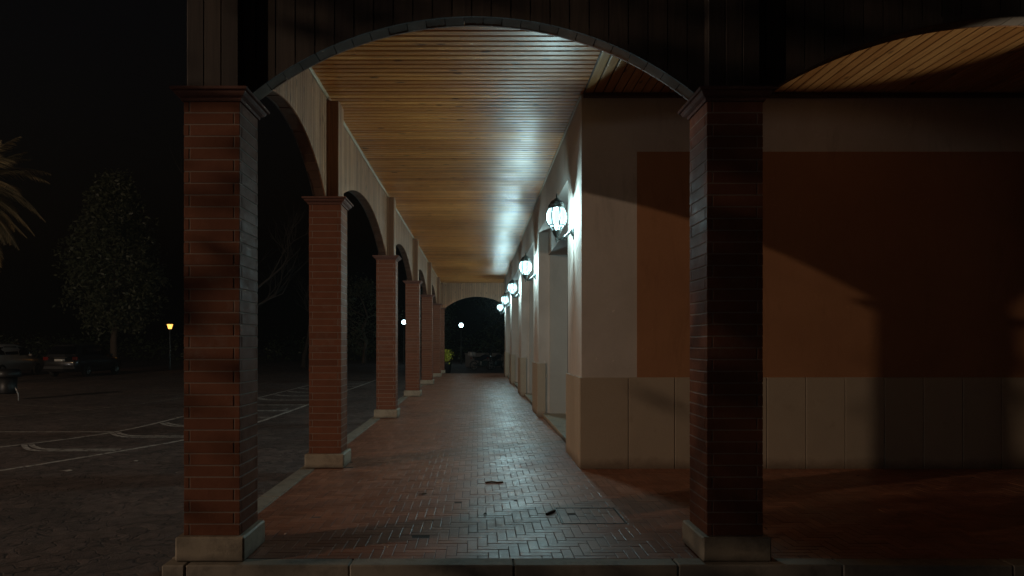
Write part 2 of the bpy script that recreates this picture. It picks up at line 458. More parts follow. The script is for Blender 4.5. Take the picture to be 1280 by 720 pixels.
# ------------------------------------------------------------------ manhole cover with brick infill, set in the floor
mc = empty('manhole_cover', (1.035,6.32,0), 0, 'square brick-filled manhole cover with thin metal rim sunk in the arcade floor', 'manhole cover')
f_ = MB(); hw = .29
for (a,b) in (((-hw,-hw,-.02),(hw,-hw+.012,.004)),((-hw,hw-.012,-.02),(hw,hw,.004)),((-hw,-hw+.0125,-.02),(-hw+.012,hw-.0125,.004)),((hw-.012,-hw+.0125,-.02),(hw,hw-.0125,.004))):
    f_.box(a,b)
f_.build('rim', plain('rusty_rim', (.10,.075,.06), .5, .5), mc)
save = fl; fl = MB()
ins = hw-.016
n = 7
for i in range(n):
    w_ = 2*ins/n
    off = (i%2)*.12
    for q in range(4):
        ya = max(-ins, -ins+q*.24-off); yb = min(ins, -ins+(q+1)*.24-off)
        fbrick(-ins+i*w_, -ins+(i+1)*w_, ya, yb)
fl.build('brick_infill', M['floor'], mc); fl = save

# ------------------------------------------------------------------ brick columns
def col_shaft():
    b = MB(); z0, z1 = .183, 3.37; n = 37; h = (z1-z0)/n; H = CW/2; T = .042; gp = .0045
    for i in range(n):
        za = z0+i*h+gp; zb = z0+(i+1)*h-gp
        for s in range(4):
            # long tile along side s, pinwheel, reversed on alternate courses
            if i % 2 == 0: lo, hi = -H+T+gp, H
            else: lo, hi = -H, H-T-gp
            j = random.uniform(-.0012,.0012)
            A = (lo+.0003, -H-j, za); B = (hi-.0003, -H+T-gp, zb)
            t = MB(); t.bbox(A, B, .0025, min(1,max(0,random.gauss(.5,.17))))
            t.transform(Matrix.Rotation(s*PI/2, 4, 'Z'))
            b.v_off = len(b.v)
            b.f += [tuple(q+b.v_off for q in f) for f in t.f]; b.v += t.v; b.r += t.r; b.sm += t.sm
    return b
def col_core():
    b = MB(); q = CW/2-.003; b.box((-q,-q,.18),(q,q,3.372)); return b
def ring_box(mb, q0, z0, q1, z1):
    a = [(-q0,-q0,z0),(q0,-q0,z0),(q0,q0,z0),(-q0,q0,z0)]; b = [(-q1,-q1,z1),(q1,-q1,z1),(q1,q1,z1),(-q1,q1,z1)]
    mb.poly(a+b, [(i,(i+1)%4,4+(i+1)%4,4+i) for i in range(4)])
def col_capital():
    b = MB(); H = CW/2
    prof = [(H-.01,3.366),(H+.012,3.366),(H+.016,3.378),(H+.016,3.388),(H+.026,3.392),(H+.040,3.400),(H+.050,3.412),(H+.054,3.424),(H+.054,3.430),(H+.070,3.432),(H+.074,3.436),(H+.074,3.450),(H+.070,3.455)]
    for (a,b_) in zip(prof, prof[1:]): ring_box(b, a[0], a[1], b_[0], b_[1])
    q = prof[-1][0]; b.face([(-q,-q,3.455),(q,-q,3.455),(q,q,3.455),(-q,q,3.455)])
    return b
def col_plinth():
    b = MB(); q = CW/2+.046; b.bbox((-q,-q,.0055),(q,q,.186),.012); return b
def pilaster(zt, half, mat):
    """timber post box above the capital, three planks to a face"""
    b = MB(); h = half-.008; b.box((-h,-h,3.452),(h,h,zt)); w = 2*half/3
    for s in range(4):
        for i in range(3):
            t = MB(); t.bbox((-half+i*w+.003, -half, 3.457),(-half+(i+1)*w-.003, -half+.012, zt-.001),.003,random.random())
            t.transform(Matrix.Rotation(s*PI/2,4,'Z'))
            o = len(b.v); b.f += [tuple(q+o for q in f) for f in t.f]; b.v += t.v; b.r += t.r; b.sm += t.sm
    return b
GC = 'brick columns of the arcade'
ctype = {}
def make_column(zt, mat, half):
    r = empty('brick_column', (0,0,0), 0, 'x', 'column', GC)
    sh = col_shaft().build('shaft', M['brick'], r)
    col_core().build('mortar_core', M['mortar'], sh)
    col_capital().build('capital', M['capital'], r)
    col_plinth().build('plinth', M['plinth'], r)
    pilaster(zt, half, mat).build('pilaster', mat, r)
    return r
cf = make_column(5.4, M['dark'], .19)
cs = make_column(CEIL-.07, M['pale'], .165)
names = ['big left front corner brick column standing at the end of the kerb nearest the camera',
         'second brick column of the left row, right behind the big corner one',
         'third brick column of the left row, orange with an ochre stone foot',
         'fourth brick column of the left row, beside the small white light outside',
         'fifth brick column of the left row, third from the far end',
         'sixth brick column of the left row, last before the end arch column',
         'farthest left brick column carrying the left end of the far arch']
for i, y in enumerate(colY):
    o = cf if i == 0 else (cs if i == 1 else copy_tree(cs))
    o.location = (CX, y+CW/2, 0); o['label'] = names[i]
    if i: # interior pilaster stands a little towards the outside
        for ch in o.children:
            if ch.name.startswith('pilaster'): ch.location = (0, 0, 0)
fl_ = ['dark brick column in front of the ochre wall, right of the middle',
       'brick column of the front row just outside the right edge of the view',
       'brick column at the right end of the front row']
for i, xx in enumerate(frontX):
    o = copy_tree(cf); o.location = (xx, 5+CW/2, 0); o['label'] = fl_[i]
o = copy_tree(cs); o.location = (1.885, 35.76+CW/2, 0); o['label'] = 'brick column carrying the right end of the far arch'

# ------------------------------------------------------------------ arched timber walls
def arch_fn(spans, rise):
    data = []
    for i, (a,b) in enumerate(spans):
        h = (b-a)/2; rs = rise[i]; R = (h*h+rs*rs)/(2*rs); data.append((a,b,(a+b)/2,SPR+rs-R,R))
    def f(s):
        for (a,b,m,c,R) in data:
            if a < s < b: return c + math.sqrt(max(0,R*R-(s-m)**2))
        return SPR+.003
    return f, data
def arch_wall(root, s0, s1, spans, rise, P, t0, t1, ztop, mats, bw_in, bw_out, inner_sign):
    """P(s,t,z)->point; s along, t across (t0 outer face, t1 inner face)"""
    f, data = arch_fn(spans, rise)
    core = MB()
    cuts = sorted(set([s0, s1] + [a+(b-a)*i/48 for a,b in spans for i in range(49)]))
    cuts = [c for c in cuts if s0 <= c <= s1]
    e = .016
    ta, tb = (t0+e, t1-e) if t1 > t0 else (t0-e, t1+e)
    for a,b in zip(cuts, cuts[1:]):
        za = f(a+1e-6)+.03; zb = f(b-1e-6)+.03
        core.prism([P(a,ta,za),P(b,ta,zb),P(b,ta,ztop),P(a,ta,ztop)], Vector(P(0,tb,0))-Vector(P(0,ta,0)))
    fix_normals(core.build('wall_core', M['groove'], root))
    for (ts, te, bw, m, nm) in ((t0, ta, bw_out, mats[0], 'outer_boarding'), (t1, tb, bw_in, mats[1], 'inner_boarding')):
        bd = MB(); n = max(1, round((s1-s0)/bw)); w = (s1-s0)/n
        for i in range(n):
            a = s0+i*w+.0045; b = s0+(i+1)*w-.0045
            ss = [a+(b-a)*q/4 for q in range(5)]
            loop = [P(s, ts, f(s)-.003) for s in ss] + [P(b,ts,ztop-.002), P(a,ts,ztop-.002)]
            bd.prism(loop, Vector(P(0,te,0))-Vector(P(0,ts,0)), random.random())
        fix_normals(bd.build(nm, m, root))
    for (a,b,mid,c,R) in data:
        so = MB(); ang = math.asin(min(1,(b-a)/2/R)); n = max(6, round(2*ang*R/.143)); d = .0028/R
        for i in range(n):
            p = -ang+2*ang*i/n+d; q = -ang+2*ang*(i+1)/n-d; mm = (p+q)/2
            rr = random.uniform(-.003,.003)
            pts = [(mid+(R+rr)*math.sin(u), c+(R+rr)*math.cos(u)) for u in (p,mm,q)] + [(mid+(R+.05)*math.sin(u), c+(R+.05)*math.cos(u)) for u in (q,mm,p)]
            pts = [(u, max(w_, SPR-.02) if False else w_) for u,w_ in pts]
            o0 = t0+(-.004 if t0 > t1 else .004); o1 = t1-(-.004 if t0 > t1 else .004)
            so.prism([P(u,o0,w_) for u,w_ in pts], Vector(P(0,o1,0))-Vector(P(0,o0,0)), random.random())
            # a joint across the middle of the soffit
        fix_normals(so.build('arch_soffit', mats[2], root))
H = CW/2
# front
fr = empty('arcade_front_wall', (0,5.1,0), 0, 'dark boarded front wall above the two wide arches, grey brick soffits', 'arcade wall')
Pf = lambda s,t,z: (s, t-5.1, z)
xs = [CX]+frontX
spans = [(xs[i]+H+.045, xs[i+1]-H-.045) for i in range(3)]
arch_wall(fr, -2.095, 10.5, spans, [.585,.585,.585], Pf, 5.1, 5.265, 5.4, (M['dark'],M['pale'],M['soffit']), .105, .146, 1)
# left side
sd = empty('arcade_side_wall', (-1.965,5.27,0), 0, 'pale boarded wall above the row of arches along the left of the walkway', 'arcade wall')
Ps = lambda s,t,z: (t+1.965, s-5.27, z)
spans = [(colY[i]+CW+.03, colY[i+1]-.03) for i in range(6)]
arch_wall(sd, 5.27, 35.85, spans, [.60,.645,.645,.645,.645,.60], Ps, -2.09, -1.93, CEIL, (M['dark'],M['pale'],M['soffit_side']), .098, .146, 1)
tr = MB(); tr.bbox((-1.9295,5.28,CEIL-.055),(-1.906,35.84,CEIL-.001),.006); tr.transform(Matrix.Translation((1.965,-5.27,0))); tr.build('ceiling_trim', M['trim'], sd)
# far end
en = empty('arcade_end_wall', (0,35.9,0), 0, 'pale boarded end wall with one arch closing the far end of the walkway', 'arcade wall')
Pe = lambda s,t,z: (s, t-35.9, z)
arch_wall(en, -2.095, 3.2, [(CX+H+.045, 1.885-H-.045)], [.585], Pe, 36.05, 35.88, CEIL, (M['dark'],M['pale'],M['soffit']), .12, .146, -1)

# ------------------------------------------------------------------ boarded ceiling
def board(mb, along, a0, a1, b0, b1, z, r):
    g_ = .0075; c = .012
    b0 += g_; b1 -= g_
    sec = [(b0, z+.016),(b0, z+.006),(b0+c, z),(b1-c, z),(b1, z+.006),(b1, z+.016)]
    if along == 0: mb.prism([(a0,b,zz) for b,zz in sec], (a1-a0,0,0), r)
    else: mb.prism([(b,a0,zz) for b,zz in sec], (0,a1-a0,0), r)
cx_ = MB(); SX = 1.345
y = 5.27; bwid = .12
while y < 36.0:
    c = random.uniform(-1.4, 1.0)
    if random.random() < .3:
        board(cx_,0,-1.927,c-.001,y,y+bwid,CEIL,random.random()); board(cx_,0,c+.001,SX-.005,y,y+bwid,CEIL,random.random())
    else: board(cx_,0,-1.927,SX-.005,y,y+bwid,CEIL,random.random())
    y += bwid
ce = cx_.build('arcade_ceiling', M['ceil_x']); fix_normals(ce); tag(ce, kind='structure')
cy_ = MB(); x = SX+.012
while x < 10.5:
    board(cy_,1,5.27,WY+.05,x,x+bwid,CEIL,random.random()); x += bwid
x = SX+.012
while x < 3.1:
    board(cy_,1,33.45,36.0,x,x+bwid,CEIL,random.random()); x += bwid
o = cy_.build('porch_ceiling', M['ceil_y']); fix_normals(o); tag(o, kind='structure')
bk = MB(); bk.box((-1.928,5.27,CEIL+.017),(10.6,36.0,CEIL+.06)); tag(bk.build('ceiling_backing', M['groove'], ce))
sm_ = MB(); sm_.bbox((SX-.004,5.27,CEIL-.008),(SX+.011,WY-.02,CEIL+.012),.003); tag(sm_.build('seam_strip', M['cornice'], ce))
rf = MB()
rf.prism([(-2.35,4.75,5.41),(11,4.75,5.41),(11,4.75,5.5),(-2.35,4.75,5.5)],(0,32,0))
o = rf.build('roof', M['roof']); fix_normals(o)
tag(o, 'flat tiled roof slab over the arcade, above the top edge of the view', 'roof')

# ------------------------------------------------------------------ shop building
sb = empty('shop_building', (WX,WY,0), 0, 'cream plastered building with an ochre painted front and travertine wainscot', 'building')
def local(mb): mb.transform(Matrix.Translation((-WX,-WY,0))); return mb
HEAD = 4.0; R1 = 1.475; R2 = 1.56; RB = 2.05
w = MB()
# front wall block and the piers as one plaster shell
w.box((WX,WY,0),(11.0,WY+.35,CEIL-.001))
for i,(a,b) in enumerate(PIERS):
    a2 = WY+.352 if i == 0 else a
    w.box((WX,a2,0),(R1,b,HEAD))
    w.box((R1+.0005,a2+(.0 if i == 0 else -.0),0),(RB+.3,b,HEAD))
# lintel band over everything
w.box((WX,WY+.352,HEAD+.0005),(RB+.3,33.4,CEIL-.001))
w.box((RB+.302,33.1,0),(11.0,33.4,CEIL-.001))
w.box((10.7,WY+.36,0),(11.0,33.09,CEIL-.001))
local(w).build('wall', M['plaster'], sb)
# inner reveals: a stepped jamb and a lower inner head in every opening
for i in range(4):
    a = PIERS[i][1]; b = PIERS[i+1][0]
    j = MB()
    j.box((R2,a-.0005+.001,.0),(RB+.28,a+.09,3.5)); j.box((R2,b-.09,.0),(RB+.28,b-.001,3.5))
    j.box((R2-.03,a+.001,3.502),(RB+.28,b-.001,HEAD-.001))
    local(j).build('door_jamb', M['jamb'], sb)
    dr = MB(); xd = RB-.12
    n = 4; wd = (b-a-.19)/n
    for q in range(n+1):
        yy = a+.092+q*wd; dr.box((xd,yy-.03 if q else yy,.085),(xd+.06,yy+.03 if q<n else yy,3.49)) if 0<q<n else dr.box((xd,yy if q==0 else yy-.05,.085),(xd+.06,yy+.05 if q==0 else yy,3.49))
    dr.box((xd+.003,a+.095,2.35),(xd+.057,b-.095,2.43)); dr.box((xd+.003,a+.095,.086),(xd+.057,b-.095,.2)); dr.box((xd+.003,a+.095,3.4),(xd+.057,b-.095,3.488))
    d = local(dr).build('shop_door', M['doorframe'], sb)
    gl = MB(); gl.box((xd+.025,a+.095,.2),(xd+.033,b-.095,3.4)); local(gl).build('glass', M['glass'], d)
    hd = MB(); ym = a+.092+2*wd
    for s in (-.09,.09): hd.tube([(xd-.05,ym+s,.95),(xd-.05,ym+s,1.35)],.012,8); hd.tube([(xd,ym+s,1.0),(xd-.05,ym+s,1.0)],.008,6); hd.tube([(xd,ym+s,1.3),(xd-.05,ym+s,1.3)],.008,6)
    local(hd).build('handle', M['steel'], d)
    th = MB(); th.bbox((1.40,a+.004,.0),(RB+.1,b-.004,.082),.008,random.random()); local(th).build('threshold', M['plinth'], sb)
# painted field
pf = MB(); pf.box((2.03,WY-.003,1.16),(11.0,WY+.01,4.035)); local(pf).build('painted_panel', M['orange'], sb)
# wainscot slabs, with open joints
ws = MB(); WH = 1.158; T = .032
ed = [1.297, 1.915, 2.505, 3.085, 3.675]
while ed[-1] < 10.9: ed.append(ed[-1]+.497)
ed = ed[:-1]+[11.0]
for a,b in zip(ed, ed[1:]):
    ws.bbox((a+.005,WY-T,.0),(b-.005,WY-.0005,WH+random.uniform(-.002,.002)),.003,random.random())
local(ws).build('wainscot', M['wainscot'], sb)
for i,(a,b) in enumerate(PIERS):
    ws = MB(); n = 3
    if i: ws.bbox((WX-.0283,a-T,.0),(R1-.004,a-.0005,WH),.003,random.random())
    a3 = WY+.001 if i == 0 else a+.0005
    for q in range(n):
        y0 = a3+(b+.012-a3)*q/n; y1 = a3+(b+.012-a3)*(q+1)/n
        ws.bbox((WX-.028,y0+.0015,.0),(WX-.0005,y1-.0015,WH+random.uniform(-.002,.002)),.003,random.random())
    local(ws).build('wainscot', M['wainscot'], sb)
co = MB()
co.bbox((WX+.02,WY-.05,CEIL-.058),(10.6,WY-.0005,CEIL-.002),.008)
local(co).build('cornice', M['cornice'], sb)
ct = MB(); ct.bbox((WX-.022,WY-.02,CEIL-.03),(WX-.0005,33.4,CEIL-.002),.006); local(ct).build('ceiling_trim', M['trim'], sb)

# ------------------------------------------------------------------ wall lanterns
def lantern():
    r = empty('wall_lantern', (0,0,0), 0, 'x', 'wall lamp', 'wall lanterns along the walkway')
    # local origin at the wall plate; lamp axis at x = -0.235, z measured from the globe middle
    ax = -.235
    gl = MB(); prof = []
    for i in range(13):
        u = -1+2*i/12; prof.append((.098+.044*(1-u*u)**.8 if abs(u) < 1 else .098, u*.113))
    gl.lathe(prof, 32, (ax,0,0)); gl.build('globe', M['lampglass'], r)
    neck = MB(); neck.lathe([(.03,-.175),(.036,-.15),(.034,-.118),(.0,-.1175)],16,(ax,0,0))
    neck.build('lamp_holder', M['lamp'], r)
    cg = MB()
    for k in range(8):
        a = 2*PI*k/8+.2; pts = []
        for i in range(13):
            u = -1+2*i/12; rr = (.098+.044*(1-u*u)**.8)+.006; pts.append((ax+rr*math.cos(a), rr*math.sin(a), u*.118))
        cg.tube(pts, .0085, 6)
        cg.tube([(ax+.104*math.cos(a),.104*math.sin(a),-.118),(ax+.075*math.cos(a),.075*math.sin(a),-.165),(ax+.06*math.cos(a),.06*math.sin(a),-.2)],.006,6)
    for z,rr in ((-.116,.106),(.116,.108)):
        cg.tube([(ax+rr*math.cos(2*PI*i/24), rr*math.sin(2*PI*i/24), z) for i in range(25)], .008, 8, cap=False)
    cg.build('cage', M['iron'], r)
    cp = MB()
    cp.lathe([(.0,.117),(.118,.118),(.125,.126),(.118,.140),(.106,.146),(.108,.165),(.100,.188),(.084,.210),(.060,.226),(.042,.234),(.038,.244),(.03,.252),(.012,.258),(.009,.275),(.014,.285),(.009,.297),(.003,.32),(.0,.332)],8,(ax,0,0),smooth=False,cap=False)
    for k in range(8):
        a = 2*PI*(k+.5)/8; q = MB(); q.lathe([(.0,0),(.012,.004),(.014,.014),(.008,.026),(.0,.03)],8,(ax+.112*math.cos(a),.112*math.sin(a),.138),cap=False)
        o = len(cp.v); cp.f += [tuple(i+o for i in f) for f in q.f]; cp.v += q.v; cp.r += q.r; cp.sm += q.sm
    cp.build('cap', M['iron'], r)
    ba = MB()
    ba.lathe([(.0,-.182),(.068,-.184),(.072,-.194),(.062,-.206),(.056,-.22),(.046,-.245),(.028,-.268),(.018,-.28),(.012,-.29),(.016,-.30),(.018,-.31),(.008,-.325),(.012,-.338),(.006,-.352),(.0,-.36)],16,(ax,0,0),cap=False)
    ba.build('base_cup', M['iron'], r)
    ar = MB(); pts = smooth([(ax,0,-.29),(ax+.05,0,-.305),(ax+.11,0,-.275),(-.06,0,-.22),(-.025,0,-.17)],6)
    ar.tube(pts,[.012+.012*i/(len(pts)-1) for i in range(len(pts))],10)
    ar.tube(smooth([(ax+.02,0,-.30),(ax+.10,0,-.32),(ax+.14,0,-.30),(ax+.13,0,-.275)],5),.007,8)
    ar.build('arm', M['iron'], r)
    pl = MB(); pl.lathe([(.0,.0),(.042,.001),(.045,.006),(.036,.016),(.026,.024),(.02,.04),(.0,.042)],20,cap=False)
    pl.transform(Matrix.Translation((0,0,-.2)) @ Matrix.Diagonal((1,1.0,2.6,1)) @ Matrix.Rotation(-PI/2,4,'Y'))
    o = pl.build('wall_plate', M['iron'], r); fix_normals(o)
    return r
lan = lantern()
ll = ['nearest and largest lit lantern, on the pier at the corner of the building',
      'second lit wall lantern from the camera, on the second pier',
      'third lit wall lantern from the camera, in the middle of the five',
      'fourth lit wall lantern, next to the farthest one',
      'smallest and farthest lit wall lantern, beside the end arch']
for i, yy in enumerate((9.40, 15.5, 21.35, 27.2, 32.9)):
    o = lan if i == 0 else copy_tree(lan)
    o.location = (WX-.001, yy, 3.335); o['label'] = ll[i]

# ------------------------------------------------------------------ small things on the floor
def debris(name, pts, rad, label, cat, m):
    d = MB(); d.tube(pts, rad, 6); o = d.build(name, M[m]); tag(o, label, cat); return o
debris('twig', [(.09,7.78,.008),(.16,7.80,.012),(.23,7.78,.009),(.29,7.80,.01)], .011, 'short dark twig lying alone in the middle of the walkway', 'twig', 'dryleaf')
debris('twig', [(.64,6.33,.01),(.68,6.38,.014),(.73,6.46,.011)], .013, 'short dark twig touching the corner of the manhole cover', 'twig', 'dryleaf')
def leaf(x, y, a, s, label, z=.004, m='dryleaf', name='dry_leaf', cat='leaf'):
    l = MB(); n = 10; top = []
    for i in range(n):
        t = 2*PI*i/n; r = s*(1 if i%2==0 else .72)
        top.append((r*math.cos(t)*1.4, r*math.sin(t)*.8, .006*math.sin(2*t)+.004))
    l.prism(top, (0,0,.0015)); l.transform(Matrix.Rotation(a,4,'Z'))
    o = l.build(name, M[m], loc=(x,y,z)); tag(o, label, cat); fix_normals(o)
leaf(-.58, 7.2, .3, .035, 'brown dry leaf on the left part of the walkway floor')
leaf(.07, 6.35, 1.2, .022, 'tiny dark dry leaf on the floor left of the manhole cover')
leaf(-5.55, 9.2, .3, .06, 'pale paper scrap on the dark paving, lower of the two', GZ+.004, 'scrap', 'paper_scrap', 'litter')
leaf(-5.0, 9.95, .8, .04, 'pale paper scrap on the dark paving, upper of the two', GZ+.004, 'scrap', 'paper_scrap', 'litter')
leaf(3.05, 8.58, .2, .03, 'small pale scrap at the foot of the wainscot beside the dark column', .004, 'scrap', 'paper_scrap', 'litter')

# ------------------------------------------------------------------ cars
def make_car(name, paint, label, loc):
    r = empty(name, loc, 0, label, 'car', 'cars parked at the back of the lot')
    st = [(-2.30,.40,.78,.72),(-2.24,.30,.98,.83),(-1.95,.27,1.08,.90),(-1.2,.25,1.08,.92),(0,.24,1.04,.92),(.9,.24,1.0,.91),(1.45,.26,.95,.90),(2.0,.30,.82,.84),(2.24,.38,.66,.70)]
    b = MB(); rings = []
    for (x,zb,zt,hw) in st:
        zm = zb+(zt-zb)*.55
        half = [(hw*.86,zb),(hw*.97,zb+.07),(hw,zm),(hw*.985,zt-.07),(hw*.92,zt)]
        rings.append([(u,x,z) for u,z in half]+[(-u,x,z) for u,z in reversed(half)])
    n = len(rings[0]); vs = [p for q in rings for p in q]; fs = []
    for i in range(len(rings)-1):
        for k in range(n): fs.append((i*n+k,i*n+(k+1)%n,(i+1)*n+(k+1)%n,(i+1)*n+k))
    fs += [tuple(range(n)), tuple(range((len(rings)-1)*n, len(rings)*n))]
    b.poly(vs, fs, .5, True)
    gs = [(-2.16,1.05,1.10,.80,.70),(-1.82,1.06,1.60,.85,.64),(-1.0,1.06,1.68,.87,.68),(0,1.02,1.68,.87,.68),(.45,1.0,1.60,.86,.66),(1.25,.96,1.0,.82,.70)]
    rg = []
    for (x,z0,z1,h0,h1) in gs:
        rg.append([(h0,x,z0-.05),(h0*.4+h1*.6+.03,x,z0+(z1-z0)*.62),(h1,x,z1-.05 if z1-z0>.2 else z1-.02),(h1*.8,x,z1),(-h1*.8,x,z1),(-h1,x,z1-.05 if z1-z0>.2 else z1-.02),(-(h0*.4+h1*.6+.03),x,z0+(z1-z0)*.62),(-h0,x,z0-.05)])
    n = 8; vs = [p for q in rg for p in q]; fs = []
    for i in range(len(rg)-1):
        for k in range(n-1): fs.append((i*n+k,i*n+k+1,(i+1)*n+k+1,(i+1)*n+k))
    fs += [tuple(range(n)), tuple(range((len(rg)-1)*n,len(rg)*n))]
    b.poly(vs, fs, .5, True)
    body = b.build('body', paint, r); fix_normals(body)
    def win(nm, quads):
        g = MB()
        for q in quads: g.prism(q[0], q[1])
        o = g.build('window', M['car_glass'], r); fix_normals(o)
    for s in (1,-1):
        for (ya,yb,za,zb) in ((-1.78,-1.12,1.14,1.52),(-1.05,-.08,1.13,1.56),(0,.85,1.10,1.52)):
            ya2 = ya+.25 if ya<-1.7 else ya; yb2 = yb-.42 if yb>.5 else yb
            hx = lambda z: .875-.30*max(0,(z-1.05))
            win('w', [([(s*hx(za),ya,za),(s*hx(za),yb,za),(s*hx(zb),yb2,zb),(s*hx(zb),ya2,zb)],(s*.012,0,0))])
    win('w', [([(-.66,-2.12,1.16),(.66,-2.12,1.16),(.56,-1.927,1.54),(-.56,-1.927,1.54)],(0,-.035,.012))])
    win('w', [([(-.7,1.17,1.06),(.7,1.17,1.06),(.6,.57,1.53),(-.6,.57,1.53)],(0,.03,.03))])
    for s in (1,-1):
        for yy in (-1.40,1.38):
            wh = MB(); wh.lathe([(.20,-.10),(.30,-.10),(.33,-.07),(.33,.07),(.30,.10),(.20,.10)],24,cap=False)
            M4 = Matrix.Translation((s*.83,yy,.33)) @ Matrix.Rotation(PI/2,4,'Y'); wh.transform(M4)
            w0 = empty('wheel', (0,0,0)); w0.parent = r
            wh.build('tyre', M['rubber'], w0)
            rm = MB(); rm.lathe([(.0,.05),(.05,.06),(.06,.05)],12,cap=False)
            rm.lathe([(.19,-.09),(.215,-.09),(.215,.095),(.19,.095),(.185,.02),(.0,.0)],24,cap=False)
            for k in range(5):
                a = 2*PI*k/5; rm.tube([(.03*math.cos(a),.03*math.sin(a),.055),(.19*math.cos(a),.19*math.sin(a),.06)],.022,6)
            if s < 0: rm.transform(Matrix.Rotation(PI,4,'X'))
            rm.transform(M4); rm.build('rim', M['steel'], w0)
        tl = MB(); tl.bbox((s*.60 if s>0 else -.865, -2.275, .86),(.865 if s>0 else s*.60, -2.17, 1.04),.02); tl.build('tail_light', M['red'], r)
        mi = MB(); mi.bbox((min(s*.90,s*1.06),.62,1.04),(max(s*.90,s*1.06),.74,1.16),.025); mi.build('mirror', paint, r)
        rl = MB(); rl.tube([(s*.62,-1.6,1.665),(s*.64,-1.5,1.70),(s*.66,-.5,1.72),(s*.65,.2,1.70),(s*.64,.3,1.66)],.016,6); rl.build('roof_rail', M['chrome'], r)
        hl = MB(); hl.bbox((s*.45 if s>0 else -.72,2.10,.66),(.72 if s>0 else s*.45,2.20,.78),.02); hl.build('headlight', M['chrome'], r)
    pl = MB(); pl.box((-.26,-2.315,.82),(.26,-2.28,.93)); pl.build('number_plate', M['plate'], r)
    bp = MB(); bp.bbox((-.80,-2.36,.40),(.80,-2.20,.60),.03); bp.build('bumper', M['black'], r)
    ch = MB(); ch.bbox((-.35,-2.29,.99),(.35,-2.262,1.02),.005); ch.build('boot_trim', M['chrome'], r)
    ht = MB(); ht.bbox((-.5,-1.95,1.585),(.5,-1.70,1.612),.008); ht.build('spoiler', paint, r)
    return r
make_car('parked_car', M['car_dark'], 'dark grey estate car seen from behind, in front of the tall evergreen tree', (-21.0,36.6,GZ))
make_car('parked_car', M['car_white'], 'pale car seen from behind at the left edge of the view', (-25.0,36.0,GZ))

# ------------------------------------------------------------------ litter bin at the left edge
lb = empty('litter_bin', (-14.2,20.6,GZ), 0, 'black litter bin with a wide lid and pale curved foot at the left edge', 'bin')
q = MB(); q.lathe([(.0,.20),(.23,.20),(.25,.25),(.27,.70),(.0,.70)],20,cap=False); q.build('body', M['black'], lb)
q = MB(); q.lathe([(.0,.70),(.36,.705),(.38,.73),(.37,.88),(.30,.94),(.0,.96)],20,cap=False); q.build('lid', M['black'], lb)
for s in (1,-1):
    q = MB(); q.tube(smooth([(s*.24,0,.42),(s*.29,-.02,.34),(s*.35,-.02,.2),(s*.36,-.02,.0)],5),.018,8); q.build('foot', M['steel'], lb)

# ------------------------------------------------------------------ post lamps
def post_lamp(loc, h, kind, label, px=None):
    r = empty('post_lamp', loc, 0, label, 'street lamp')
    p = MB(); p.lathe([(.0,.0),(.12,.0),(.12,.03),(.07,.08),(.055,.30),(.04,.34),(.036,h-.25),(.05,h-.22),(.06,h-.2),(.0,h-.2)],14,cap=False); p.build('pole', M['steel'] if kind == 'warm' else M['iron'], r)
    if kind == 'warm':
        g = MB(); g.lathe([(.0,h-.2),(.10,h-.2),(.16,h+.02),(.19,h+.10),(.0,h+.10)],16,cap=False); g.build('lamp_glass', M['warmlamp'], r)
        c = MB(); c.lathe([(.0,h+.101),(.22,h+.103),(.20,h+.13),(.08,h+.19),(.02,h+.22),(.0,h+.26)],16,cap=False); c.build('cap', M['iron'], r)
    else:
        g = MB(); R = .165; g.lathe([(max(.001,R*math.cos(a)), h+R*math.sin(a)) for a in [(-PI/2)+PI*i/14 for i in range(15)]],20,cap=False); g.build('lamp_globe', M['coollamp'], r)
        c = MB(); c.lathe([(.0,h-.21),(.09,h-.205),(.11,h-.16),(.10,h-.15),(.0,h-.15)],16,cap=False); c.build('collar', M['iron'], r)
    return r
post_lamp((-20.1,44.6,GZ), 2.86, 'warm', 'lit amber post lamp on a slim pole right of the parked dark car')
post_lamp((-1.35,56,GZ), 3.2, 'cool', 'lit white globe lamp on a pole seen through the far arch')
post_lamp((-6.05,56,GZ), 3.45, 'cool', 'lit white globe lamp seen between the third and fourth brick columns')

